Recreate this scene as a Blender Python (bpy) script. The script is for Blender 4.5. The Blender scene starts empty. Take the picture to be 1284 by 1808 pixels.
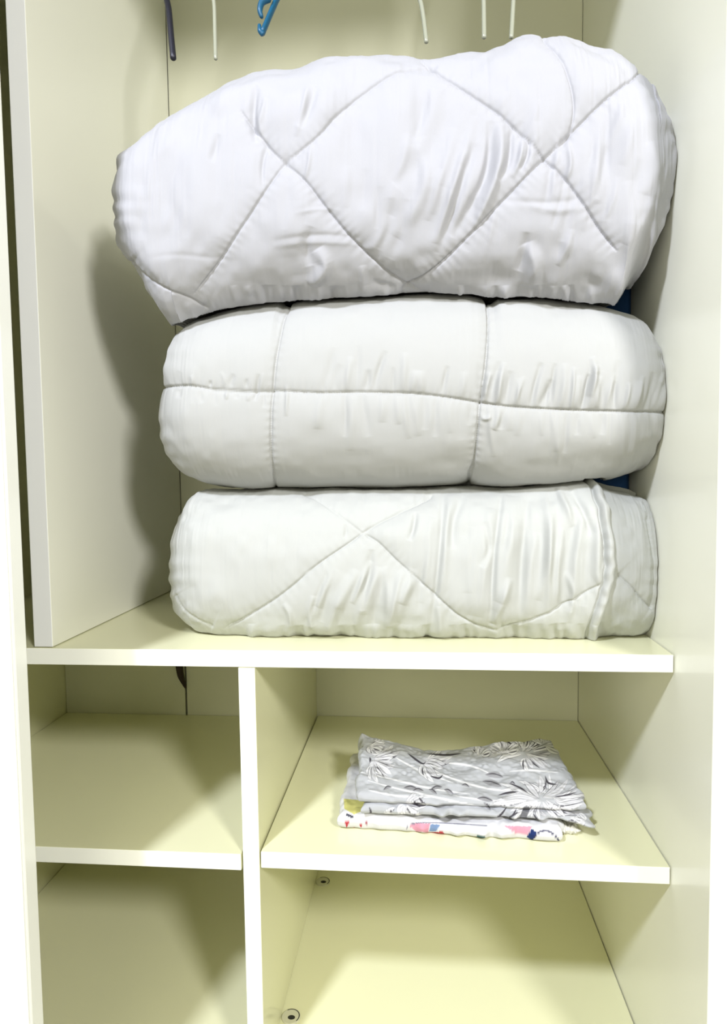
import bpy, math
import numpy as np
from mathutils import Vector, Matrix
S = bpy.context.scene
COL = S.collection
rng = np.random.default_rng(7)

# ------------------------------------------------------------------ camera
CY, CZ, YAW, PITCH, ROLL, FPX = -0.66984, 0.1879, -0.08783, -0.06097, -0.01354, 1148.52
W, H = 1284, 1808
CAM = np.array([0.0, CY, CZ])
FWD = np.array([math.sin(YAW)*math.cos(PITCH), math.cos(YAW)*math.cos(PITCH), math.sin(PITCH)])
R0 = np.array([math.cos(YAW), -math.sin(YAW), 0.0])
U0 = np.cross(R0, FWD)
RGT = R0*math.cos(ROLL)+U0*math.sin(ROLL)
UPV = U0*math.cos(ROLL)-R0*math.sin(ROLL)
cam = bpy.data.objects.new('camera', bpy.data.cameras.new('camera'))
COL.objects.link(cam); S.camera = cam
cam.matrix_world = Matrix(((RGT[0], UPV[0], -FWD[0], CAM[0]), (RGT[1], UPV[1], -FWD[1], CAM[1]),
                           (RGT[2], UPV[2], -FWD[2], CAM[2]), (0, 0, 0, 1)))
cam.data.sensor_fit = 'VERTICAL'; cam.data.sensor_height = 36
cam.data.lens = 36*FPX/H; cam.data.clip_start = 0.01

# ------------------------------------------------------------------ light, exposure
S.view_settings.view_transform = 'Standard'; S.view_settings.look = 'None'
S.view_settings.gamma = 1; S.view_settings.use_curve_mapping = False
S.view_settings.exposure = 0.0
w = bpy.data.worlds.new('world'); S.world = w; w.use_nodes = True
w.node_tree.nodes['Background'].inputs[0].default_value = (1.0, 0.95, 0.42, 1)
w.node_tree.nodes['Background'].inputs[1].default_value = 0.15
def area(name, loc, target, size, power, color, shape='DISK'):
    l = bpy.data.lights.new(name, 'AREA'); l.shape = shape; l.size = size; l.energy = power; l.color = color
    o = bpy.data.objects.new(name, l); COL.objects.link(o); o.location = loc
    d = Vector(target)-Vector(loc); o.rotation_euler = d.to_track_quat('-Z', 'Y').to_euler()
    return o
area('ceiling_lamp', (-0.72, -1.4, 1.55), (0.0, 0.1, 0.1), 0.20, 46, (0.95, 0.99, 1.17))
area('added_front_fill', (-0.35, -1.7, 0.40), (-0.1, 0.1, 0.15), 0.9, 9.5, (1.0, 0.97, 0.80))  # added frontal fill, stands for no real source
area('room_lamp', (1.0, -1.7, 1.15), (-0.3, 0.2, 0.4), 0.35, 46, (1.0, 0.985, 1.0))

# ------------------------------------------------------------------ helpers
def ray(x, y):
    return FWD + RGT*((x-642)/FPX) - UPV*((y-904)/FPX)
def at(x, y, axis, val):
    d = ray(x, y); return CAM + d*((val-CAM[axis])/d[axis])
def project(P):
    d = P-CAM; z = d@FWD
    return 642+FPX*(d@RGT)/z, 904-FPX*(d@UPV)/z

def node_mat(name, color, rough=0.5, spec=0.5, coat=0.0, coat_rough=0.1, bump=None, vary=0.0, vscale=6.0, attr=None, sheen=0.0):
    m = bpy.data.materials.new(name); m.use_nodes = True
    nt = m.node_tree; b = nt.nodes['Principled BSDF']
    b.inputs['Base Color'].default_value = (*color, 1); b.inputs['Roughness'].default_value = rough
    b.inputs['Specular IOR Level'].default_value = spec
    b.inputs['Coat Weight'].default_value = coat; b.inputs['Coat Roughness'].default_value = coat_rough
    b.inputs['Sheen Weight'].default_value = sheen
    tc = nt.nodes.new('ShaderNodeTexCoord')
    if attr:
        a = nt.nodes.new('ShaderNodeAttribute'); a.attribute_name = attr
        nt.links.new(a.outputs['Color'], b.inputs['Base Color'])
    elif vary > 0:
        n = nt.nodes.new('ShaderNodeTexNoise'); n.inputs['Scale'].default_value = vscale; n.inputs['Detail'].default_value = 3
        r = nt.nodes.new('ShaderNodeValToRGB')
        r.color_ramp.elements[0].position = 0.3; r.color_ramp.elements[1].position = 0.7
        r.color_ramp.elements[0].color = (*[c*(1-vary) for c in color], 1)
        r.color_ramp.elements[1].color = (*[min(1, c*(1+vary)) for c in color], 1)
        nt.links.new(tc.outputs['Object'], n.inputs['Vector']); nt.links.new(n.outputs['Fac'], r.inputs['Fac'])
        nt.links.new(r.outputs['Color'], b.inputs['Base Color'])
    if bump:
        n = nt.nodes.new('ShaderNodeTexNoise'); n.inputs['Scale'].default_value = bump[0]; n.inputs['Detail'].default_value = 4
        bp = nt.nodes.new('ShaderNodeBump'); bp.inputs['Strength'].default_value = bump[1]; bp.inputs['Distance'].default_value = bump[2]
        nt.links.new(tc.outputs['Object'], n.inputs['Vector']); nt.links.new(n.outputs['Fac'], bp.inputs['Height'])
        nt.links.new(bp.outputs['Normal'], b.inputs['Normal'])
    return m

LAM = (0.79, 0.785, 0.52)
M = {
 'laminate': node_mat('cream_laminate', LAM, 0.32, 0.5, 0.35, 0.06, vary=0.012, vscale=3),
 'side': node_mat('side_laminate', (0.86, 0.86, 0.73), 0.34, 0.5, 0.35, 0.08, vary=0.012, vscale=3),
 'door': node_mat('door_laminate', (0.90, 0.91, 0.84), 0.3, 0.5, 0.3, 0.08),
 'back': node_mat('back_board', (0.72, 0.72, 0.56), 0.5, 0.4, vary=0.012, vscale=3),
 'lit_edge': node_mat('painted_lit_edge', (0.93, 0.94, 0.84), 0.35, 0.5, 0.2, 0.1),
 'edge': node_mat('partition_edging', (0.80, 0.81, 0.78), 0.4),
 'duvet_top': node_mat('duvet_top_cotton', (0.36, 0.362, 0.375), 0.75, 0.2, bump=(900, 0.12, 0.0006), sheen=0.1),
 'duvet_mid': node_mat('duvet_middle_cotton', (0.385, 0.39, 0.372), 0.75, 0.2, bump=(900, 0.12, 0.0006), sheen=0.1),
 'duvet_low': node_mat('duvet_bottom_cotton', (0.43, 0.44, 0.41), 0.75, 0.2, bump=(900, 0.12, 0.0006), sheen=0.1),
 'navy': node_mat('navy_fabric', (0.012, 0.045, 0.13), 0.85, 0.2, bump=(300, 0.3, 0.001), vary=0.2, vscale=20),
 'brown': node_mat('brown_fabric', (0.03, 0.018, 0.012), 0.8),
 'black_plastic': node_mat('black_plastic', (0.008, 0.008, 0.016), 0.45),
 'white_plastic': node_mat('white_plastic', (0.30, 0.31, 0.235), 0.25),
 'blue_plastic': node_mat('blue_plastic', (0.003, 0.075, 0.15), 0.4),
 'metal': node_mat('rail_metal', (0.6, 0.6, 0.6), 0.3),
 'dark': node_mat('dark_recess', (0.02, 0.02, 0.015), 0.8),
 'cover': node_mat('fitting_plastic', (0.62, 0.61, 0.45), 0.5),
 'floor': node_mat('floor_tile', (0.60, 0.57, 0.50), 0.4, vary=0.05),
 'wall': node_mat('wall_paint', (0.80, 0.80, 0.76), 0.8, bump=(200, 0.1, 0.001)),
 'grey_sheet': node_mat('floral_sheet', (0.7, 0.7, 0.7), 0.7, 0.2, attr='pattern'),
 'motif_cloth': node_mat('motif_cloth', (0.8, 0.8, 0.8), 0.75, 0.2, attr='pattern'),
}

def mesh_obj(name, V, F, mat, parent=None, smooth=False):
    me = bpy.data.meshes.new(name)
    me.from_pydata([tuple(v) for v in V], [], F); me.update()
    if smooth: me.polygons.foreach_set('use_smooth', [True]*len(me.polygons))
    me.materials.append(mat)
    o = bpy.data.objects.new(name, me); COL.objects.link(o)
    if parent: o.parent = parent
    return o
def box(name, x0, x1, y0, y1, z0, z1, mat, parent=None, bevel=0.0008):
    V = [(x, y, z) for x in (x0, x1) for y in (y0, y1) for z in (z0, z1)]
    F = [(0, 1, 3, 2), (4, 6, 7, 5), (0, 4, 5, 1), (2, 3, 7, 6), (0, 2, 6, 4), (1, 5, 7, 3)]
    o = mesh_obj(name, V, F, mat, parent)
    if bevel:
        b = o.modifiers.new('bevel', 'BEVEL'); b.width = bevel; b.segments = 2; b.limit_method = 'ANGLE'
    return o
def thing(name, label, cat, loc=(0, 0, 0), group=None):
    o = bpy.data.objects.new(name, None); COL.objects.link(o); o.location = loc
    o['label'] = label; o['category'] = cat
    if group: o['group'] = group
    return o
def tag(o, label, cat, group=None):
    o['label'] = label; o['category'] = cat
    if group: o['group'] = group
    return o
def tube(name, pts, rad, mat, parent=None, n=12, flat=1.0, flat_axis=None, res=8):
    """smooth tube through pts; rad may be a list; cross-section flattened along the width axis by `flat`"""
    P = np.array(pts, float); k = len(P)
    R = np.full(k, rad, float) if np.isscalar(rad) else np.array(rad, float)
    t = np.arange(k); tt = np.linspace(0, k-1, (k-1)*res+1)
    Q = np.zeros((len(tt), 3))
    for i, s in enumerate(tt):           # Catmull-Rom
        a = min(int(s), k-2); f = s-a
        p0, p1, p2, p3 = P[max(a-1, 0)], P[a], P[a+1], P[min(a+2, k-1)]
        Q[i] = 0.5*((2*p1)+(-p0+p2)*f+(2*p0-5*p1+4*p2-p3)*f*f+(-p0+3*p1-3*p2+p3)*f**3)
    RR = np.interp(tt, t, R)
    # rounded ends
    V, F = [], []
    T = np.gradient(Q, axis=0); T /= np.maximum(np.linalg.norm(T, axis=1), 1e-9)[:, None]
    Q = np.vstack([Q[0]-T[0]*RR[0]*0.5, Q, Q[-1]+T[-1]*RR[-1]*0.5]); RR = np.concatenate([[RR[0]*0.55], RR, [RR[-1]*0.55]])
    T = np.vstack([T[0], T, T[-1]])
    A = np.array(flat_axis if flat_axis is not None else (1, 0, 0), float)
    for i in range(len(Q)):
        a = A-T[i]*(A@T[i]); a /= np.linalg.norm(a); b = np.cross(T[i], a)
        for j in range(n):
            th = 2*math.pi*j/n
            V.append(Q[i]+a*math.cos(th)*RR[i]*flat+b*math.sin(th)*RR[i])
    for i in range(len(Q)-1):
        for j in range(n):
            F.append((i*n+j, i*n+(j+1) % n, (i+1)*n+(j+1) % n, (i+1)*n+j))
    F.append(tuple(range(n))[::-1]); F.append(tuple((len(Q)-1)*n+j for j in range(n)))
    return mesh_obj(name, V, F, mat, parent, True)

# ------------------------------------------------------------------ room and wardrobe
XR, XP, XD, D, ZM, ZF, XWL, T = 0.254, -0.404, -0.196, 0.398, -0.2222, -0.485, -0.622, 0.0183
XDR = XD+T; G = 0.0011
fl = box('floor', -1.6, 1.6, -2.6, 0.46, -0.66, -0.60, M['floor'], bevel=0); fl['kind'] = 'structure'
wb = box('wall_back', -1.6, 1.6, 0.46, 0.52, -0.60, 2.0, M['wall'], bevel=0); wb['kind'] = 'structure'

wr = thing('wardrobe', 'built-in cream white wardrobe with open shelves below a hanging space', 'wardrobe', (0, 0, -0.60))
def wb_box(name, *a, **k):
    mat = k.pop('mat', M['laminate']); o = box(name, *a, mat, wr, **k); o.location.z = 0.60
    if mat is M['laminate'] and name != 'back_panel':        # front edges coloured paler, painting in brighter light from the front
        o.data.materials.append(M['lit_edge'])
        for p in o.data.polygons:
            if p.normal.y < -0.9: p.material_index = 1
    return o
box_top = 1.25
o = wb_box('side_panel', XR, XR+0.022, -0.0875, D+0.02, -0.598, box_top, mat=M['side']); o['label'] = 'white right side panel of the wardrobe'
wb_box('side_panel', XWL-0.02, XWL, -0.0875, D+0.02, -0.598, box_top)
o = wb_box('upper_partition', XP-0.0215, XP, 0.002, D-0.001, 0.0008, box_top-0.02, mat=M['side'])
o.data.materials.append(M['edge'])
for p in o.data.polygons:
    if p.normal.y < -0.9: p.material_index = 1
wb_box('wide_shelf', XWL+G, XR-G, 0, D-0.0015, -T, 0)
wb_box('divider', XD, XDR, 0.0, D-0.001, ZF+0.0006, -T-0.0006)
wb_box('shelf', XDR+G*1.3, XR-G, 0.0005, D-0.0015, ZM-T, ZM)
wb_box('shelf', XWL+G, XD-G*1.8, -0.0005, D-0.0015, -0.2253-T, -0.2253)
wb_box('bottom_panel', XWL+G, XR-G, -0.02, D-0.001, ZF-T, ZF)
wb_box('lamp_blocker', XWL, XR-0.0005, -0.128, -0.110, 0.93, box_top-0.001, mat=M['door'])  # unseen board added to keep the ceiling lamp off the upper back panel
wb_box('plinth', XWL+G, XR-G, 0.0, 0.018, -0.598, ZF-T-0.001)
wb_box('back_panel', XP+0.0005, XR-0.0008, D, D+0.006, ZF-T, box_top, mat=M['back'], bevel=0)
wb_box('back_panel', XWL+0.0008, XP-0.0030, D, D+0.006, ZF-T, box_top, mat=M['back'], bevel=0)
wb_box('top_panel', XWL-0.02, XR+0.022, -0.16, D+0.02, box_top+0.001, box_top+0.02)
o = wb_box('sliding_door', -1.05, -0.3475, -0.150, -0.131, -0.585, box_top-0.01, mat=M['door'], bevel=0.002)
o['label'] = 'white sliding door at the left edge'
# two plain edge beads run down the leading side of the door
dp = box('edge_bead', -0.3475-0.028, -0.3475-0.001, -0.1525, -0.1505, -0.585, box_top-0.01, M['door'], o, bevel=0.0008)

def disc(name, cx, cy, z0, z1, r, mat, parent, n=40, hole=0.0, rx=1.0):
    V, F = [], []
    rings = [(r, z0), (r, z1-0.0004), (r*0.96, z1)]
    if hole: rings.append((hole, z1))
    for rr, z in rings:
        for j in range(n):
            a = 2*math.pi*j/n; V.append((cx+rr*rx*math.cos(a), cy+rr*math.sin(a), z))
    for i in range(len(rings)-1):
        for j in range(n): F.append((i*n+j, i*n+(j+1) % n, (i+1)*n+(j+1) % n, (i+1)*n+j))
    if not hole: F.append(tuple((len(rings)-1)*n+j for j in range(n)))
    F.append(tuple(range(n))[::-1])
    return mesh_obj(name, V, F, mat, parent)
for cx, cy in ((XDR+0.0125, 0.085), (XDR+0.0125, 0.352)):
    c = disc('fitting_cover', cx, cy, ZF, ZF+0.0018, 0.0115, M['cover'], wr); c.location.z = 0.60
    s = disc('screw_recess', cx+0.001, cy-0.002, ZF+0.0015, ZF+0.0021, 0.0033, M['dark'], c, rx=1.4)
    s2 = mesh_obj('rim', [(cx+r*math.cos(a), cy+r*math.sin(a), ZF+0.00195) for r in (0.0097, 0.0108) for a in np.linspace(-0.7, 2.2, 24)],
                  [(i, i+1, 24+i+1, 24+i) for i in range(23)], M['dark'], c)

# hanging rail (above the picture) and the hangers hooked on it
ZRAIL = 1.06; YRAIL = 0.20
o = tube('hanging_rail', [(XP+0.001, YRAIL, ZRAIL), (-0.07, YRAIL, ZRAIL), (XR-0.001, YRAIL, ZRAIL)], 0.0125, M['metal'], wr, n=20, flat_axis=(0, 1, 0))
o.location.z = 0.60

# ------------------------------------------------------------------ quilts
def seg_dist(px, py, poly, smooth=True):
    """distance in photo pixels from points to a polyline and position 0..1 along it"""
    P = np.array(poly, float)
    if smooth and len(P) > 2:
        k = len(P); Q = []
        for a in range(k-1):
            p0, p1, p2, p3 = P[max(a-1, 0)], P[a], P[a+1], P[min(a+2, k-1)]
            for f in np.linspace(0, 1, 6, endpoint=False):
                Q.append(0.5*((2*p1)+(-p0+p2)*f+(2*p0-5*p1+4*p2-p3)*f*f+(-p0+3*p1-3*p2+p3)*f**3))
        Q.append(P[-1]); P = np.array(Q)
    L = np.concatenate([[0], np.cumsum(np.linalg.norm(np.diff(P, axis=0), axis=1))])
    best = np.full(px.shape, 1e9); tt = np.zeros(px.shape); side = np.zeros(px.shape)
    for i in range(len(P)-1):
        d = P[i+1]-P[i]; l2 = d@d+1e-9
        t = np.clip(((px-P[i, 0])*d[0]+(py-P[i, 1])*d[1])/l2, 0, 1)
        qx = px-P[i, 0]-t*d[0]; qy = py-P[i, 1]-t*d[1]
        dd = np.sqrt(qx*qx+qy*qy); m = dd < best
        best = np.where(m, dd, best); tt = np.where(m, (L[i]+t*(L[i+1]-L[i]))/L[-1], tt)
        side = np.where(m, np.sign(d[0]*qy-d[1]*qx), side)
    return best, tt, side

def smooth_noise(shape, cells, seed):
    r = np.random.default_rng(seed); g = r.normal(size=(cells[0]+3, cells[1]+3))
    a = np.linspace(0, cells[0], shape[0]); b = np.linspace(0, cells[1], shape[1])
    ia, ib = np.minimum(a.astype(int), cells[0]-1), np.minimum(b.astype(int), cells[1]-1)
    fa, fb = a-ia, b-ib; fa = fa*fa*(3-2*fa); fb = fb*fb*(3-2*fb)
    G00 = g[np.ix_(ia, ib)]; G10 = g[np.ix_(ia+1, ib)]; G01 = g[np.ix_(ia, ib+1)]; G11 = g[np.ix_(ia+1, ib+1)]
    fa = fa[:, None]; fb = fb[None]
    return (G00*(1-fa)+G10*fa)*(1-fb)+(G01*(1-fa)+G11*fa)*fb

def quilt(name, top, bot, yf, yo, yb, mat, seams, wrinkles, rl=0.10, rr=0.10, a_exp=0.85, b_exp=0.85,
          zmin=None, extra=None, xmax=0.2525, nx=900, nf=420, nb=170, puff=0.006, seed=1, ybr=None, under=None, lump=0.0012):
    top = np.array(top, float); bot = np.array(bot, float)
    x0, x1 = min(top[0, 0], bot[0, 0]), max(top[-1, 0], bot[-1, 0])
    u = np.linspace(0, 1, nx); s = 0.5-0.5*np.cos(np.pi*u); s = 0.55*s+0.45*u
    s[0] = 0; s[-1] = 1
    xs = x0+(x1-x0)*s
    tgt_t = np.interp(xs, top[:, 0], top[:, 1]); tgt_b = np.interp(xs, bot[:, 0], bot[:, 1])
    thf = np.linspace(-math.pi/2, math.pi/2, nf); thb = np.linspace(math.pi/2, 1.5*math.pi, nb+2)[1:-1]
    th = np.concatenate([thf, thb]); nt = len(th)
    sn, cs = np.sin(th), np.cos(th)
    Sv = np.sign(sn)*np.abs(sn)**a_exp
    Cv = np.abs(cs)**b_exp; front = cs >= -1e-9
    pt, pb, pxs = tgt_t.copy(), tgt_b.copy(), xs.copy()
    for it in range(7):
        A = np.array([at(x, y, 1, yo) for x, y in zip(pxs, pt)]); B = np.array([at(x, y, 1, yo) for x, y in zip(pxs, pb)])
        X = (A[:, 0]+B[:, 0])/2
        dl = (X-X[0]); dr = (X[-1]-X)
        e = np.sqrt(np.clip(1-(1-np.minimum(dl/rl, 1))**2, 0, 1))*np.sqrt(np.clip(1-(1-np.minimum(dr/rr, 1))**2, 0, 1))
        e = np.maximum(e, 0.02)
        ybx = np.full(nx, yb)
        if ybr is not None:
            k = np.clip((X-0.02)/0.12, 0, 1); k = k*k*(3-2*k); ybx = yb*(1-k)+ybr*k
        C = (A+B)/2; Hh = (A-B)/2
        P = C[:, None, :]+Hh[:, None, :]*Sv[None, :, None]
        Yo = np.where(front[None], yo-(yo-yf)*e[:, None]*Cv[None], yo+(ybx-yo)[:, None]*e[:, None]*Cv[None])
        P[:, :, 1] = Yo
        if it == 6: break
        qx, qy = project(P[:, front])
        it_, ib_ = qy.argmin(axis=1), qy.argmax(axis=1); ar = np.arange(nx)
        et = np.interp(qx[ar, it_], top[:, 0], top[:, 1])-qy[ar, it_]; eb = np.interp(qx[ar, ib_], bot[:, 0], bot[:, 1])-qy[ar, ib_]
        if it < 4: pt += 0.8*et; pb += 0.8*eb
        else: pt += 0.5*et; pb += 0.5*eb
        k3 = np.ones(21)/21
        for tg, ar_ in ((tgt_t, pt), (tgt_b, pb)):
            dv_ = ar_-tg; dv_ = np.convolve(np.pad(dv_, 10, mode='edge'), k3, 'valid')
            j0, j1 = int((s < 0.02).sum()), int((s < 0.98).sum())
            dv_[:j0] = dv_[j0]; dv_[j1:] = dv_[j1]; ar_[:] = tg+np.clip(dv_, -60, 60)
        m = (pb-pt) < 4; mid = (pt+pb)/2; pt = np.where(m, mid-2, pt); pb = np.where(m, mid+2, pb)
        lo, hi = qx.min(), qx.max()
        pxs = pxs+(x0-lo)*(1-s)*0.8+(x1-hi)*s*0.8
    # numeric normals
    def normals(P):
        du = np.gradient(P, axis=0); dv = np.roll(P, -1, 1)-np.roll(P, 1, 1)
        n = np.cross(du, dv); l = np.linalg.norm(n, axis=2, keepdims=True); n = n/np.maximum(l, 1e-12)
        out = P-C[:, None, :]*1.0; out[:, :, 0] = 0
        out[:, :, 1] = P[:, :, 1]-yo
        sgn = np.sign((n*out).sum(2).mean()); return n*sgn
    N = normals(P)
    px, py = project(P)
    facing = np.clip(((CAM-P)*N).sum(2)/np.linalg.norm(CAM-P, axis=2), 0, 1)
    fm = np.where(front[None], 1.0, 0.0)*np.ones((nx, 1))
    disp = np.zeros((nx, nt))
    # stuffing swells between seams: envelope from distance to the nearest seam
    dmin = np.full((nx, nt), 1e9)
    for sm in seams:
        d, t, sd = seg_dist(px, py, sm['p'])
        wgt = sm.get('w', 1.0)
        fade = np.clip(np.minimum(t/0.04, (1-t)/0.04), 0, 1) if sm.get('fade', True) else 1
        disp += fm*wgt*(-puff*np.exp(-d/sm.get('soft', 17))-0.0020*np.exp(-(d/2.2)**2))*np.where(d > 160, 0, 1)*(0.35+0.65*fade)
        # lips puckering by the stitches
        per = sm.get('period', 15.0); L = np.linalg.norm(np.diff(np.array(sm['p'], float), axis=0), axis=1).sum()
        ph = t*L/per*2*np.pi+1.7*np.sin(t*L/41.0)+0.9*np.sin(t*L/17.0+2)
        disp += fm*wgt*0.00024*np.sin(ph)*np.exp(-np.abs(d-5)/sm.get('reach', 9.0))
        # lacing of the stitch itself
        disp += fm*wgt*0.00022*np.sin(t*L/4.5*2*np.pi)*np.exp(-(d/2.2)**2)
    for wn in wrinkles:
        p, hw, amp = wn[0], wn[1], wn[2]
        q = np.array(p, float)
        bx = (px > q[:, 0].min()-4*hw) & (px < q[:, 0].max()+4*hw) & (py > q[:, 1].min()-4*hw) & (py < q[:, 1].max()+4*hw) & (fm > 0)
        if not bx.any(): continue
        d, t, sd = seg_dist(px[bx], py[bx], p)
        taper = np.sin(np.pi*np.clip(t, 0, 1))**0.7
        g = np.exp(-(d/hw)**2)
        disp[bx] += 1.45*amp*taper*g
    n1 = smooth_noise((nx, nt), (22, 16), seed)*lump+smooth_noise((nx, nt), (60, 34), seed+1)*lump*0.30
    n2 = smooth_noise((nx, nt), (220, 14), seed+2)*lump*0.10
    disp += (n1+n2)*(0.4+0.6*fm)
    # small gathers on the silhouette ends
    endw = np.exp(-(px-x0)/26.0)+np.exp(-(x1-px)/26.0)
    disp += endw*np.sin(py/7.0+3*np.sin(py/31.0+seed))*0.0009
    if extra is not None: disp += extra(px, py)*fm
    disp *= np.clip((e[:, None]-0.02)/0.25, 0, 1)
    P = P+N*disp[:, :, None]
    P[:, :, 0] = np.minimum(P[:, :, 0], xmax-0.0002*np.random.default_rng(seed).random((nx, 1)))
    P[:, :, 1] = np.minimum(P[:, :, 1], D-0.003)
    if zmin is not None: P[:, :, 2] = np.maximum(P[:, :, 2], zmin)
    if under is not None:      # settle on the quilt below
        cs_ = 0.003; key = lambda Q: (np.clip(((Q[..., 0]+0.6)/cs_).astype(int), 0, 399), np.clip(((Q[..., 1]+0.1)/cs_).astype(int), 0, 199))
        hm = np.full((400, 200), -1.0); i_, j_ = key(under); np.maximum.at(hm, (i_.ravel(), j_.ravel()), under[..., 2].ravel())
        h2 = hm.copy()
        for di in range(-3, 4):
            for dj in range(-3, 4): h2 = np.maximum(h2, np.roll(np.roll(hm, di, 0), dj, 1))
        i_, j_ = key(P); lowh = (Sv < 0.25)[None, :]
        P[:, :, 2] = np.where(lowh, np.maximum(P[:, :, 2], h2[i_, j_]+0.0014), P[:, :, 2])
    idx = np.arange(nx*nt).reshape(nx, nt)
    a = idx[:-1]; b = idx[1:]
    F = np.stack([a, b, np.roll(b, -1, 1), np.roll(a, -1, 1)], axis=2).reshape(-1, 4)
    ctr0, ctr1 = P[0].mean(0), P[-1].mean(0)
    V = np.vstack([P.reshape(-1, 3), ctr0, ctr1]); k0 = nx*nt
    me = bpy.data.meshes.new(name)
    tri = [(k0, int(idx[0, j]), int(idx[0, (j+1) % nt])) for j in range(nt)]+[(k0+1, int(idx[-1, (j+1) % nt]), int(idx[-1, j])) for j in range(nt)]
    nq = len(F); me.vertices.add(len(V)); me.vertices.foreach_set('co', V.ravel())
    loops = np.concatenate([F.ravel(), np.array(tri).ravel()])
    me.loops.add(len(loops)); me.loops.foreach_set('vertex_index', loops)
    starts = np.concatenate([np.arange(nq)*4, nq*4+np.arange(len(tri))*3])
    me.polygons.add(len(starts)); me.polygons.foreach_set('loop_start', starts.astype(np.int32))
    me.polygons.foreach_set('use_smooth', np.ones(len(starts), bool))
    me.update(calc_edges=True); me.validate()
    me.materials.append(mat)
    o = bpy.data.objects.new(name, me); COL.objects.link(o)
    return o, P, front

def gathers(poly, step, lmin, lmax, amp, hw, seed, side=1, ang=0.0, jit=0.35, amps=None):
    """short pleats running away from a seam"""
    r = np.random.default_rng(seed); P = np.array(poly, float)
    L = np.concatenate([[0], np.cumsum(np.linalg.norm(np.diff(P, axis=0), axis=1))]); out = []
    s = step/2
    while s < L[-1]:
        x = np.interp(s, L, P[:, 0]); y = np.interp(s, L, P[:, 1])
        i = min(np.searchsorted(L, s), len(P)-1); d = P[i]-P[i-1]; d = d/np.linalg.norm(d)
        l = r.uniform(lmin, lmax); a = ang+r.normal()*0.10
        vx, vy = math.sin(a), -math.cos(a)*side
        st = r.uniform(1, 5)
        pts = [(x+vx*st, y+vy*st), (x+vx*l*0.5+r.normal()*1.2, y+vy*l*0.5), (x+vx*l+r.normal()*2, y+vy*l)]
        out.append((pts, hw*r.uniform(0.7, 1.4), amp*r.uniform(0.4, 1.3)*(1 if r.random() > 0.45 else -1)))
        s += step*(1+jit*r.normal()*0.6) if r.random() > 0.1 else step*2
    return out

# --- bottom quilt
T3 = [(302,1025),(303,1000),(306,990),(312,978),(318,968),(320,950),(321,932),(330,918),(337,912),(341,898),(346,888),(355,874),(370,868),(440,865),(560,864),(760,862),(880,863),(950,858),(1010,850),(1050,847),(1064,853),(1084,859),(1108,863),(1125,870),(1142,885),(1152,905),(1158,930),(1162,950),(1170,972),(1176,1000),(1180,1030),(1182,1050)]
B3 = [(302,1050),(303,1062),(308,1074),(322,1088),(340,1102),(360,1115),(390,1120),(420,1122),(520,1125),(620,1123),(760,1128),(900,1128),(960,1131),(1100,1132),(1130,1130),(1150,1122),(1162,1110),(1168,1098),(1176,1090),(1182,1074)]
s3 = [dict(p=[(640,940),(690,912),(735,892),(765,875)], w=0.6), dict(p=[(640,940),(600,912),(560,885),(535,872)], w=0.35),
      dict(p=[(640,940),(612,962),(560,998),(520,1032),(478,1064),(430,1093),(398,1108)], w=0.8, reach=14),
      dict(p=[(640,940),(668,958),(700,990),(745,1030),(785,1066),(815,1090),(850,1106),(880,1111)], w=0.8, reach=14),
      dict(p=[(1062,1030),(1020,1056),(975,1080),(930,1098),(880,1111)], w=0.8, reach=12),
      dict(p=[(1092,1014),(1115,1036),(1140,1060),(1162,1080)], w=0.7),
      dict(p=[(310,1048),(325,1072),(350,1092),(378,1106)], w=0.5),
      dict(p=[(1150,905),(1160,960),(1164,1010),(1163,1060),(1160,1085)], w=0.4, soft=8, period=12)]
w3 = []
r3 = np.random.default_rng(31)
for i in range(36):      # long vertical pleats over the middle and right
    x = 560+i*14.0+r3.normal()*5
    if x > 1060: break
    ctop = 868+r3.uniform(0, 80) if x > 740 else 965+abs(x-640)*0.5+r3.uniform(0, 40)
    cbot = r3.uniform(1045, 1128)
    sl = (x-840)*0.06+r3.normal()*6
    w3.append(([(x+12-sl*0.4, ctop), (x+r3.normal()*3, (ctop+cbot)/2), (x-8+sl*0.5, cbot)], r3.uniform(5, 10), r3.choice([-1, 1, 1])*r3.uniform(0.0012, 0.0030)))
w3 += [([(905,880),(903,930),(893,985),(880,1060)], 9, 0.004), ([(960,872),(968,930),(965,1000),(950,1060)], 8, 0.0034), ([(1010,870),(1030,905),(1046,945)], 6, -0.003),
       ([(985,865),(1000,900),(1012,930)], 6, 0.003), ([(850,1000),(862,970),(858,925)], 6, -0.003), ([(870,1100),(885,1060),(900,1020)], 7, 0.0036), ([(820,880),(800,920),(798,970)], 8, -0.0028),
       ([(1000,1010),(1012,1050),(1005,1100)], 5, 0.0018), ([(655,970),(650,1020),(640,1075)], 7, -0.0034), ([(555,1050),(548,1085),(560,1118)], 6, 0.0022), ([(500,1065),(512,1080),(516,1110)], 5, 0.002),
       ([(680,1000),(686,1050),(680,1110)], 7, 0.0022), ([(735,905),(730,935),(722,955)], 5, -0.0026), ([(608,950),(611,938),(610,925)], 3, -0.001),([(775,1070),(778,1100),(776,1120)],6,0.002),([(1040,870),(1062,920),(1066,980),(1060,1015)],6,-0.002)]
for i in range(34):      # scalloped underside
    x = 440+i*19+r3.normal()*5
    w3.append(([(x-2, 1100), (x, 1118), (x+4, 1132)], 7, r3.uniform(-0.0025, 0.0025)))
HEM = np.array([(1040,840),(1062,862),(1076,900),(1084,950),(1088,1000),(1083,1035),(1066,1085),(1050,1135)], float)
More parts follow.
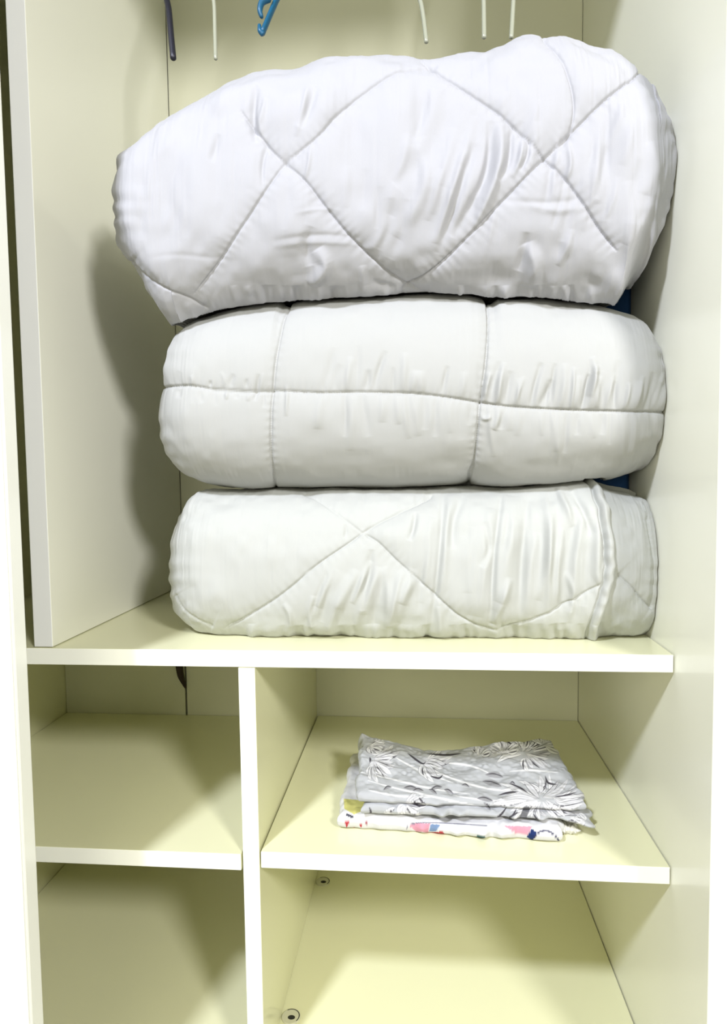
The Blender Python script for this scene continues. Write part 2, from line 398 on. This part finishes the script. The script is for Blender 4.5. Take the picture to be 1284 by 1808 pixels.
def flap(px, py):
    hx = np.interp(py, HEM[:, 1], HEM[:, 0])+0.9*np.sin(py/6.5+2*np.sin(py/23.0))
    d = px-hx
    step = np.clip(0.5-d/9.0, 0, 1); step = step*step*(3-2*step)
    edge = 0.0065*step
    edge += 0.0030*np.exp(-((d+9)/6.0)**2)-0.0035*np.exp(-((d+19)/3.0)**2)   # rolled hem and its stitch line
    edge += 0.0005*np.sin(py/4.0+1.5*np.sin(py/17.0))*np.exp(-((d+12)/9.0)**2)
    edge += -0.001*np.clip(d/60, 0, 1)*np.clip((1182-px)/60, 0, 1)
    return edge-0.004
q3, P3, fr3 = quilt('folded_quilt', T3, B3, 0.028, 0.12, 0.37, M['duvet_low'], s3, w3, rl=0.07, rr=0.06, zmin=0.0006, extra=flap, seed=11, ybr=0.127, a_exp=0.75, b_exp=0.8, puff=0.0045)
tag(q3, 'white quilt with a hemmed flap edge, lowest of the pile on the wide shelf', 'quilt', 'quilts in the pile')

# --- middle quilt
T2 = [(280,705),(282,692),(287,676),(292,664),(303,645),(310,636),(312,622),(318,610),(321,595),(324,584),(345,567),(400,548),(450,538),(485,533),(503,531),(512,535),(524,531),(560,527),(650,522),(760,519),(820,521),(850,524),(862,531),(874,526),(950,528),(1030,536),(1070,545),(1100,553),(1122,562),(1133,574),(1137,588),(1156,604),(1166,622),(1172,638),(1177,644),(1183,664),(1187,682)]
B2 = [(280,725),(281,742),(285,752),(286,768),(289,786),(305,805),(322,822),(345,840),(370,852),(400,860),(450,865),(485,866),(520,864),(600,861),(700,862),(760,860),(826,857),(840,860),(900,862),(960,862),(1030,855),(1080,843),(1112,832),(1134,818),(1140,800),(1158,784),(1165,768),(1178,744),(1187,708)]
s2 = [dict(p=[(281,683),(330,680),(380,688),(440,692),(490,690),(560,693),(640,692),(720,694),(780,700),(850,711),(900,718),(1000,724),(1100,727),(1186,728)], w=1.1, soft=18, period=13, fade=False),
      dict(p=[(514,526),(500,560),(490,610),(483,660),(478,720),(478,790),(483,840),(489,868)], w=0.95, fade=False, reach=5),
      dict(p=[(862,520),(863,580),(857,650),(848,712),(843,760),(836,815),(826,860)], w=1.15, fade=False, reach=5)]
H2 = s2[0]['p']
w2 = gathers([p for p in H2 if p[0] > 540], 17, 40, 95, 0.0013, 5.5, 21, 1, 0.12)+gathers([p for p in H2 if p[0] > 500], 19, 40, 110, 0.0011, 6, 22, -1, -0.05)
w2 += gathers([p for p in H2 if 840 < p[0]], 15, 50, 85, 0.0019, 5.0, 25, 1, 0.16)+gathers([(300,682),(480,691)], 22, 14, 34, 0.0009, 4, 23, 1, 0.1)+gathers([(300,682),(480,691)], 22, 14, 34, 0.0008, 4, 24, -1, 0.1)
w2 += [([(447,708),(452,690),(456,660)], 3.5, -0.0015), ([(505,735),(506,700),(503,680)], 3.5, 0.0014), ([(1040,700),(1050,665),(1046,630)], 6, 0.0025), ([(872,760),(880,740),(884,715)], 6, 0.0026), ([(868,735),(858,740),(850,738)], 4, 0.002)]
q2, P2, fr2 = quilt('folded_quilt', T2, B2, 0.010, 0.125, 0.37, M['duvet_mid'], s2, w2, rl=0.07, rr=0.07, seed=12, ybr=0.127, a_exp=0.8, b_exp=0.8, puff=0.0042, lump=0.0008, under=P3)
tag(q2, 'white quilt with square stitched panels in the middle of the pile', 'quilt', 'quilts in the pile')

# --- top quilt
T1 = [(202,360),(203,348),(208,340),(212,325),(214,305),(218,288),(220,272),(230,262),(245,250),(270,232),(300,207),(320,192),(345,178),(375,161),(400,149),(450,130),(500,118),(560,107),(620,100),(680,97),(740,98),(800,95),(850,89),(882,79),(900,71),(950,65),(990,63),(1015,66),(1034,73),(1058,83),(1080,88),(1105,103),(1122,115),(1133,128),(1141,147),(1150,164),(1165,184),(1176,203),(1186,220),(1191,235),(1194,290)]
B1 = [(202,382),(205,400),(205,415),(208,432),(213,446),(222,458),(238,472),(252,488),(258,500),(268,512),(282,533),(296,556),(308,574),(322,591),(345,589),(400,571),(450,557),(500,549),(600,543),(700,537),(760,535),(850,539),(900,543),(1000,551),(1050,554),(1080,554),(1086,532),(1096,512),(1112,498),(1127,485),(1131,465),(1130,450),(1144,436),(1158,410),(1168,390),(1178,372),(1187,345),(1192,322),(1194,312)]
s1 = [dict(p=[(745,102),(775,122),(830,160),(880,195),(925,238),(962,276),(1000,315),(1035,365),(1060,405),(1088,442)], w=1.0, reach=12),
      dict(p=[(1140,120),(1110,138),(1060,180),(1005,235),(962,276),(930,310),(880,362),(830,415),(785,460),(745,492),(712,515)], w=1.0, reach=14),
      dict(p=[(770,110),(700,125),(640,158),(595,200),(560,240),(525,268),(500,288),(468,335),(420,410),(385,465),(345,520)], w=0.8, reach=9),
      dict(p=[(425,195),(455,232),(478,262),(503,286),(540,320),(580,372),(620,420),(665,465),(705,500),(745,520)], w=0.9, reach=11),
      dict(p=[(222,460),(250,488),(285,508),(325,525),(370,548)], w=0.7),
      dict(p=[(955,62),(990,100),(1010,150),(1015,195),(1004,238),(975,270)], w=0.75, soft=14, reach=3)]
w1 = []
r1 = np.random.default_rng(5)
w1 += [([(455,155),(446,200),(450,250)], 6, -0.003), ([(560,155),(545,195),(528,225)], 8, -0.0024), ([(545,150),(538,190),(522,240)], 5, 0.0015), ([(385,235),(378,265),(372,285)], 6, -0.0014),
       ([(470,245),(462,290),(463,330)], 4, -0.0016), ([(548,255),(545,290),(538,320)], 4, 0.0013), ([(800,150),(760,260),(700,330)], 22, -0.0035), ([(745,130),(742,190),(735,260)], 16, -0.0028),
       ([(740,240),(750,330),(700,420)], 14, 0.0030), ([(870,210),(862,290),(838,350),(800,420)], 9, -0.0042), ([(888,215),(882,290),(858,360),(822,430)], 8, 0.0040), ([(905,215),(900,280),(880,320)], 6, -0.0034),
       ([(925,240),(918,280),(905,312)], 5, 0.0026), ([(935,245),(932,275),(918,300)], 3.5, -0.0020), ([(840,250),(815,320),(790,400),(775,450)], 8, -0.0030), ([(820,265),(800,340),(768,430)], 8, 0.0030),
       ([(1005,245),(1008,290),(1000,320)], 5, 0.0022), ([(1052,180),(1058,240),(1055,360)], 9, 0.0020), ([(1075,180),(1075,260),(1068,390)], 12, -0.0020), ([(1150,250),(1155,300),(1140,345)], 12, 0.0022),
       ([(930,430),(945,470),(935,510)], 12, 0.0045), ([(930,410),(925,450),(915,480)], 8, -0.0024), ([(560,440),(575,470),(550,505)], 11, 0.0048), ([(550,400),(540,435),(548,470)], 9, -0.0022),
       ([(930,360),(985,372),(1040,362)], 7, 0.0011), ([(890,352),(960,358),(1030,350)], 6, -0.0009), ([(480,425),(560,415),(640,420)], 5, -0.0007), ([(480,435),(560,428),(640,432)], 5, 0.0006),
       ([(520,378),(570,368),(600,372)], 4, 0.0005), ([(640,445),(665,430),(690,380)], 8, 0.0016), ([(640,470),(642,500),(636,520)], 6, 0.0016), ([(655,500),(680,508),(700,512)], 6, -0.002), ([(260,455),(320,450),(420,462)], 5, -0.0004),
       ([(1010,405),(1000,440),(985,470)], 6, 0.0015), ([(1110,320),(1116,380),(1100,430)], 12, 0.0016), ([(690,350),(685,400),(668,440)], 9, -0.0014), ([(470,175),(458,215),(462,245)],5,0.0018)]
for i in range(30):
    x = 690+i*15+r1.normal()*5; y = 330+r1.uniform(-120, 80)
    w1.append(([(x+10, y-r1.uniform(35, 70)), (x, y), (x-14+r1.normal()*4, y+r1.uniform(30, 70))], r1.uniform(5, 10), r1.choice([-1, 1])*r1.uniform(0.0006, 0.0016)))
for i in range(16):
    x = 250+i*28+r1.normal()*6; y = 330+r1.uniform(-60, 60)
    w1.append(([(x+3, y-35), (x, y), (x-3, y+40)], r1.uniform(6, 12), r1.choice([-1, 1])*r1.uniform(0.0003, 0.0009)))
for i in range(40):
    x = 420+i*16+r1.normal()*5
    w1.append(([(x-1, 505), (x, 522), (x+3, 540)], 6, r1.uniform(-0.0022, 0.0022)))
q1, P1, fr1 = quilt('folded_quilt', T1, B1, -0.018, 0.072, 0.36, M['duvet_top'], s1, w1, rl=0.05, rr=0.06, seed=13, ybr=0.127, a_exp=0.8, b_exp=0.8, puff=0.0046, lump=0.0015, under=P2)
tag(q1, 'bulky white quilt with diamond stitching on top of the pile, the largest one', 'quilt', 'quilts in the pile')

# --- navy bundle behind the pile, against the right side panel
def cushion(name, x0, x1, y0, y1, z0, z1, mat, n=70, m=44, p=3.2, seed=3, amp=0.004):
    V, F = [], []
    nz = smooth_noise((n, m), (12, 8), seed)*amp
    for i in range(n):
        v = -math.pi/2+math.pi*i/(n-1)
        for j in range(m):
            u = 2*math.pi*j/m
            sg = lambda c: math.copysign(abs(c)**(2/p), c)
            x = sg(math.cos(v))*sg(math.cos(u)); y = sg(math.cos(v))*sg(math.sin(u)); z = sg(math.sin(v))
            k = 1-abs(nz[i, j])*8*(0.5+0.5*math.cos(v))
            V.append(((x0+x1)/2+(x1-x0)/2*x*k, (y0+y1)/2+(y1-y0)/2*y*k, (z0+z1)/2+(z1-z0)/2*z))
    for i in range(n-1):
        for j in range(m): F.append((i*m+j, i*m+(j+1) % m, (i+1)*m+(j+1) % m, (i+1)*m+j))
    return mesh_obj(name, V, F, mat, None, True)
nb_ = cushion('cloth_bundle', 0.155, 0.2525, 0.128, 0.385, 0.001, 0.53, M['navy'], p=12, amp=0.0015)
tag(nb_, 'navy blue cloth bundle wedged behind the quilts against the right panel', 'cloth')

# ------------------------------------------------------------------ folded bed linen on the right shelf
def dist_poly_fill(px, py, poly):
    P = np.array(poly, float); inside = np.zeros(px.shape, bool); n = len(P)
    for i in range(n):
        x1_, y1_ = P[i]; x2_, y2_ = P[(i+1) % n]
        c = ((y1_ > py) != (y2_ > py)) & (px < (x2_-x1_)*(py-y1_)/(y2_-y1_+1e-12)+x1_)
        inside ^= c
    return inside

def slab(name, FL, FR, BL, BR, thick, mat, ztop, paint, nu=520, nv=330, round_=0.010, lumps=0.0012, seed=2, parent=None, sag=None, bottom=None):
    """folded cloth: four corners on the ground plan, top height function ztop(u,v), rounded rims"""
    nz = smooth_noise((nu, nv), (14, 9), seed)*lumps+smooth_noise((nu, nv), (46, 28), seed+1)*lumps*0.35
    rim = smooth_noise((nu, nv), (26, 18), seed+5)*0.0022
    u = np.linspace(0, 1, nu)[:, None]*np.ones((1, nv)); v = np.linspace(0, 1, nv)[None]*np.ones((nu, 1))
    FL, FR, BL, BR = [np.array(q[:2], float) for q in (FL, FR, BL, BR)]
    XY = (FL*(1-u)[..., None]+FR*u[..., None])*(1-v)[..., None]+(BL*(1-u)[..., None]+BR*u[..., None])*v[..., None]
    XY[..., 0] += rim*np.exp(-np.minimum(u, 1-u)*22)*np.where(u < .5, 1, -1)
    XY[..., 1] += rim*np.exp(-np.minimum(v, 1-v)*22)
    Lx = np.linalg.norm(FR-FL); Ly = np.linalg.norm(BL-FL)
    de = np.minimum(np.minimum(u, 1-u)*Lx, np.minimum(v, 1-v)*Ly)
    k = np.clip(de/round_, 0, 1); k = np.sqrt(1-(1-k)**2)
    ztop_ = ztop(u, v)+nz*k
    zb = (bottom(u, v) if bottom is not None else ztop(u, v)-thick)
    zm = (ztop_+zb)/2
    Zt = zm+(ztop_-zm)*k; Zb = zm-(zm-zb)*k
    top = np.dstack([XY, Zt]); bo = np.dstack([XY, Zb])
    V = np.vstack([top.reshape(-1, 3), bo.reshape(-1, 3)])
    idx = np.arange(nu*nv).reshape(nu, nv); o2 = nu*nv
    Ft = np.stack([idx[:-1, :-1], idx[1:, :-1], idx[1:, 1:], idx[:-1, 1:]], 2).reshape(-1, 4)
    Fb = (Ft+o2)[:, ::-1]
    F = np.vstack([Ft, Fb])
    me = bpy.data.meshes.new(name); me.vertices.add(len(V)); me.vertices.foreach_set('co', V.ravel())
    me.loops.add(F.size); me.loops.foreach_set('vertex_index', F.ravel())
    me.polygons.add(len(F)); me.polygons.foreach_set('loop_start', (np.arange(len(F))*4).astype(np.int32))
    me.polygons.foreach_set('use_smooth', np.ones(len(F), bool)); me.update(calc_edges=True)
    px, py = project(V)
    col = paint(px, py, V)
    at_ = me.color_attributes.new('pattern', 'FLOAT_COLOR', 'POINT')
    at_.data.foreach_set('color', np.hstack([col, np.ones((len(V), 1))]).astype(np.float32).ravel())
    me.materials.append(mat)
    o = bpy.data.objects.new(name, me); COL.objects.link(o)
    if parent is not None: o.parent = parent
    return o
def stroke(col, px, py, poly, wd, c, taper=True):
    q = np.array(poly, float)
    bx = (px > q[:, 0].min()-wd-2) & (px < q[:, 0].max()+wd+2) & (py > q[:, 1].min()-wd-2) & (py < q[:, 1].max()+wd+2)
    if not bx.any(): return
    d, t, _ = seg_dist(px[bx], py[bx], poly)
    ww = wd*(np.sin(np.pi*np.clip(t, 0.02, 0.98))**0.6 if taper else 1)
    k = np.clip((ww-d)/0.9+0.5, 0, 1)[:, None]
    col[bx] = col[bx]*(1-k)+np.array(c)*k

def floral(px, py, V):
    r = np.random.default_rng(77)
    col = np.ones((len(px), 3))*np.array([0.40, 0.41, 0.42])
    Wc = (0.68, 0.68, 0.68); Dk = (0.055, 0.05, 0.06); Gy = (0.27, 0.27, 0.28)
    # winding pale stems
    for p in ([(630,1362),(690,1375),(760,1392),(830,1402)], [(740,1350),(800,1375),(860,1392),(930,1400)], [(770,1345),(830,1352),(870,1368)],
              [(650,1395),(700,1405),(760,1408)], [(800,1404),(850,1412),(940,1420)], [(900,1362),(940,1360),(985,1364)], [(690,1332),(740,1360),(800,1382)],
              [(650,1378),(700,1392),(790,1412),(850,1425)]):
        stroke(col, px, py, p, 1.8, Wc)
    def burst(cx, cy, R, n, a0, a1, sq=0.5, seed=0, dark=0.5):
        rr = np.random.default_rng(seed)
        for i in range(n):
            a = a0+(a1-a0)*i/max(n-1, 1)+rr.normal()*0.07; L = R*rr.uniform(0.65, 1.1)
            ex, ey = cx+L*math.cos(a), cy+L*math.sin(a)*sq
            mx, my = cx+L*0.5*math.cos(a+0.2), cy+L*0.5*math.sin(a+0.2)*sq
            wp = rr.uniform(2.4, 5.0); c0 = 0.12 if rr.random() < 0.5 else 0.3
            A_, B_, C_ = (cx+(ex-cx)*c0, cy+(ey-cy)*c0), (mx+rr.normal()*R*0.05, my+rr.normal()*R*0.05), (ex, ey)
            stroke(col, px, py, [A_, B_, C_], wp+1.0, Gy if rr.random() < 0.6 else Dk)
            stroke(col, px, py, [A_, B_, C_], wp, Wc if rr.random() < 0.7 else (0.55, 0.55, 0.56))
            stroke(col, px, py, [A_, B_, C_], 0.7, (0.42, 0.42, 0.43))
            if rr.random() < dark:
                b = a+0.13
                stroke(col, px, py, [(cx+L*0.35*math.cos(b), cy+L*0.35*math.sin(b)*sq), (cx+L*0.6*math.cos(b+0.05), cy+L*0.6*math.sin(b+0.05)*sq), (cx+L*0.9*math.cos(b), cy+L*0.9*math.sin(b)*sq)], rr.uniform(0.7, 1.7), Dk if rr.random() < 0.5 else Gy)
    burst(658, 1340, 52, 19, -1.4, 1.7, 0.75, 1); burst(652, 1318, 30, 10, -1.0, 1.5, 0.6, 2, 0.7)
    burst(745, 1345, 55, 13, -0.9, 1.3, 0.7, 3, 0.8); burst(925, 1330, 60, 22, -3.6, 1.4, 0.6, 4, 0.8)
    burst(955, 1412, 92, 34, -3.3, 3.1, 0.48, 5, 0.45); burst(960, 1316, 42, 14, -2.6, 0.5, 0.7, 6, 0.9)
    burst(715, 1420, 40, 12, -1.1, 1.9, 0.6, 7, 0.6); burst(670, 1440, 36, 9, -0.7, 1.1, 0.5, 8, 0.5); burst(845, 1335, 26, 8, -2.2, -0.5, 0.8, 9, 0.6)
    burst(1035, 1450, 30, 8, 2.2, 4.4, 0.6, 10, 0.3); burst(888, 1330, 30, 9, -2.8, -0.3, 0.8, 14, 0.8)
    # grey leaves and small dark marks
    for cx, cy, a, L in ((872,1370,0.15,20),(868,1384,0.3,22),(856,1412,0.2,18),(860,1424,0.9,12),(725,1392,0.1,16),(738,1396,0.0,12),(770,1392,-0.3,14),(792,1398,0.5,12),(822,1388,0.3,9),(684,1392,-0.4,10),(764,1398,0.6,11),(905,1384,0.2,6),(962,1392,0,4),(1010,1452,0.2,10)):
        stroke(col, px, py, [(cx-L*0.7*math.cos(a), cy-L*0.7*math.sin(a)), (cx, cy-2), (cx+L*0.8*math.cos(a), cy+L*0.7*math.sin(a))], L*0.26, Gy)
        stroke(col, px, py, [(cx-L*0.7*math.cos(a), cy-L*0.7*math.sin(a)), (cx, cy-4), (cx+L*0.8*math.cos(a), cy+L*0.5*math.sin(a))], 0.9, Dk)
    for p in ([(963,1370),(968,1382),(983,1385)], [(880,1404),(900,1399),(915,1398)], [(895,1425),(885,1438),(873,1448)], [(912,1428),(905,1440),(890,1448)], [(942,1437),(948,1446),(955,1456)],
              [(755,1331),(790,1333),(815,1330)], [(760,1370),(775,1374),(782,1368)], [(627,1330),(630,1336),(629,1342)], [(812,1442),(835,1443),(860,1447)], [(653,1337),(654,1341),(653,1346)],
              [(730,1412),(735,1420),(742,1425)], [(740,1408),(746,1416),(752,1420)], [(652,1425),(655,1434),(651,1442)], [(720,1330),(745,1348),(752,1344)]):
        stroke(col, px, py, p, 1.8, Dk)
    stroke(col, px, py, [(922,1448),(926,1438),(930,1428)], 6, (0.14, 0.14, 0.15), False)
    # white blank patches of the print
    n = smooth_noise((60, 60), (9, 9), 5)
    return col

def motifs(px, py, V):
    col = np.ones((len(px), 3))*np.array([0.60, 0.60, 0.60])
    def fill(poly, c):
        m = dist_poly_fill(px, py, poly); col[m] = np.array(c)
    red, pink, blue, navy, teal, yel = (0.42, 0.035, 0.05), (0.58, 0.27, 0.34), (0.16, 0.24, 0.38), (0.012, 0.03, 0.12), (0.015, 0.08, 0.09), (0.50, 0.48, 0.16)
    fill([(608,1450),(619,1449),(612,1462)], red); fill([(621,1466),(625,1460),(631,1463),(631,1468)], red); fill([(634,1456),(640,1454),(638,1462)], red); fill([(645,1452),(653,1454),(648,1458)], (0.3,0.06,0.08))
    fill([(722,1458),(730,1453),(760,1454),(756,1470),(735,1468)], pink); fill([(760,1455),(778,1456),(770,1468),(758,1468)], blue); fill([(755,1469),(782,1469),(793,1480),(753,1479)], red)
    fill([(607,1410),(645,1414),(645,1430),(625,1438),(608,1428)], yel); fill([(612,1436),(625,1441),(623,1445),(611,1440)], (0.05, 0.05, 0.07))
    fill([(890,1458),(940,1459),(932,1473),(912,1472)], pink); fill([(930,1478),(939,1463),(948,1470),(941,1484)], navy)
    fill([(838,1481),(845,1473),(856,1476),(858,1482)], teal)
    stroke(col, px, py, [(862,1480),(875,1481),(888,1481)], 1.6, (0.2, 0.5, 0.42))
    stroke(col, px, py, [(944,1479),(952,1469),(966,1467),(978,1473),(988,1486)], 1.4, (0.03, 0.03, 0.08), False)
    stroke(col, px, py, [(718,1464),(728,1454),(780,1453),(860,1458)], 0.8, (0.15, 0.15, 0.2), False)
    return col
zs = ZM+0.0006
def gp(x, y, z): return at(x, y, 2, z)
tz = 0.016
# white motif cloth below
slab('folded_cloth', gp(597, 1450, ZM+0.01), gp(996, 1476, ZM+0.01), gp(622, 1338, ZM+0.01), gp(965, 1338, ZM+0.01), tz, M['motif_cloth'],
     lambda u, v: zs+tz+0.004*np.exp(-u*9)+0.002*np.sin(u*9)*(1-v), motifs, seed=41, round_=0.007, bottom=lambda u, v: zs+0*u)
tag(bpy.data.objects['folded_cloth'], 'white cloth with red, pink and blue motifs folded under the grey floral sheet', 'bedding')
o = slab('folded_cloth_flap', gp(960, 1463, ZM+0.006), gp(1020, 1468, ZM+0.006), gp(950, 1400, ZM+0.006), gp(1005, 1400, ZM+0.006), 0.008, M['motif_cloth'],
     lambda u, v: zs+0.009+0*u, lambda px, py, V: np.ones((len(px), 3))*np.array([0.58, 0.57, 0.50]), nu=60, nv=60, seed=43, round_=0.004, bottom=lambda u, v: zs+0*u, parent=bpy.data.objects['folded_cloth'])
o.name = 'inner_fold'
# grey floral sheet: lower and upper fold
base = lambda u, v: zs+tz+0.0055+0.002*v
lay1 = lambda u, v: base(u, v)+0.011*(1-0.55*u)
gs = slab('folded_sheet', gp(640, 1436, ZM+0.024), gp(1054, 1462, ZM+0.015), gp(640, 1335, ZM+0.026), gp(978, 1335, ZM+0.026), 0.010, M['grey_sheet'],
     lambda u, v: lay1(u, v)-0.008*np.clip((u-0.85)/0.15, 0, 1)*(1-v), floral, seed=51, round_=0.005,
     bottom=lambda u, v: base(u, v)-0.010*np.clip((u-0.85)/0.15, 0, 1))
tag(gs, 'grey and white floral bed sheet folded on top of the motif cloth', 'bedding')
up = slab('upper_fold', gp(630, 1418, ZM+0.034), gp(1042, 1440, ZM+0.024), gp(636, 1322, ZM+0.042), gp(974, 1322, ZM+0.040), 0.010, M['grey_sheet'],
     lambda u, v: lay1(u, v)+0.010+0.013*v*(1-1.1*np.exp(-((u-0.38)/0.22)**2)*v)+0.004*np.exp(-u*10)+0.003*np.sin(u*7+1)*v, floral, seed=61, round_=0.006, lumps=0.0016,
     bottom=lambda u, v: lay1(u, v)+0.0006, parent=gs)

# ------------------------------------------------------------------ hangers (their lower ends dip into the picture)
def hanger(label, tip_px, tip_y, mid_px, rad, mat, flat=1.0, name='clothes_hanger', group=None, hookx=None, bend=0.0):
    t = at(tip_px[0], tip_px[1], 1, tip_y)          # low front tip
    m = at(mid_px[0], mid_px[1], 1, tip_y+0.035)    # where it leaves the picture
    hx = hookx if hookx is not None else m[0]+(m[0]-t[0])*1.0+0.01
    neck = np.array([hx, YRAIL, ZRAIL-0.075])
    th = thing(name, label, 'hanger', tuple(neck), group)
    rel = lambda p: tuple(np.array(p)-neck)
    d = m-t
    sh = m+np.array([(neck[0]-m[0])*0.45, (neck[1]-m[1])*0.45, (neck[2]-m[2])*0.62])
    tube('arm', [rel(t), rel((t+m)/2+np.array([bend, -0.002, 0])), rel(m), rel(sh), (0, 0, 0)], [rad, rad, rad, rad*1.1, rad*1.2], mat, th, flat=flat, n=14)
    bk = np.array([neck[0]-(t[0]-neck[0])*0.5, D-0.012, neck[2]-0.012]); bm = (neck+bk)/2+np.array([0, 0, 0.012])
    tube('arm', [(0, 0, 0), rel(bm), rel(bk)], [rad*1.2, rad*1.1, rad], mat, th, flat=flat, n=14)
    hk = [(0, 0, -rad)]+[(0, 0, 0.03)]
    for k in range(9):
        a = -0.9+k*0.52
        hk.append((0, 0.0148*math.cos(a), 0.075+0.0148*math.sin(a)))
    hk = [(0, 0, -rad), (0, 0.002, 0.03), (0, 0.009, 0.055)]+[(0, 0.0165*math.cos(a), 0.0745+0.0165*math.sin(a)) for a in np.linspace(-0.85, 3.6, 9)]
    tube('hook', hk, 0.0019, M['metal'], th, n=10)
    return th
hanger('black hanger with its end showing at the top left', (306, 103), 0.06, (294, -50), 0.0034, M['black_plastic'], flat=1.0, hookx=-0.24)
hg = 'white hangers along the top edge'
hanger('white hanger hanging just right of the black one', (381, 104), 0.08, (379, -50), 0.0022, M['white_plastic'], hookx=-0.20)
hanger('white hanger with a curved end at top centre, right of the blue hanger', (753, 74), 0.10, (727, -50), 0.0026, M['white_plastic'], hookx=0.0, bend=0.0028)
hanger('white hanger second from the right, its straight end short of the quilt', (855, 66), 0.09, (853, -50), 0.0026, M['white_plastic'], hookx=0.085)
hanger('rightmost white hanger, its end dipping behind the top quilt', (903, 66), 0.11, (909, -50), 0.0026, M['white_plastic'], hookx=0.12)
bh = hanger('blue plastic hanger with a notched end at top centre left', (464, 57), 0.05, (513, -50), 0.0042, M['blue_plastic'], flat=0.6, hookx=-0.10)
bn = np.array(bh.location)
def bp_(x, y, yy=0.05): return tuple(at(x, y, 1, yy)-bn)
tube('notch', [bp_(475,-3,.055), bp_(463,4,.052), bp_(459,18,.05), bp_(462,30,.05)], [0.0042, 0.0040, 0.0036, 0.0026], M['blue_plastic'], bh, flat=0.8, n=14)
tube('notch', [bp_(458,44,.049), bp_(459,54,.048), bp_(464,60,.049)], [0.0018, 0.0026, 0.0030], M['blue_plastic'], bh, n=12)

# dark strap end at the joint of the back panels
a = np.array([at(x, y, 1, D-0.006) for x, y in ((316, 1172), (319, 1192), (325, 1208), (328, 1216))])
st = tube('strap_end', a+np.array([0, 0, 0]), [0.0062, 0.0056, 0.003, 0.0008], M['brown'], None, n=12, flat=1.0, flat_axis=(1, 0, 0))
tag(st, 'dark brown strap end at the back panel joint, left lower compartment', 'strap')
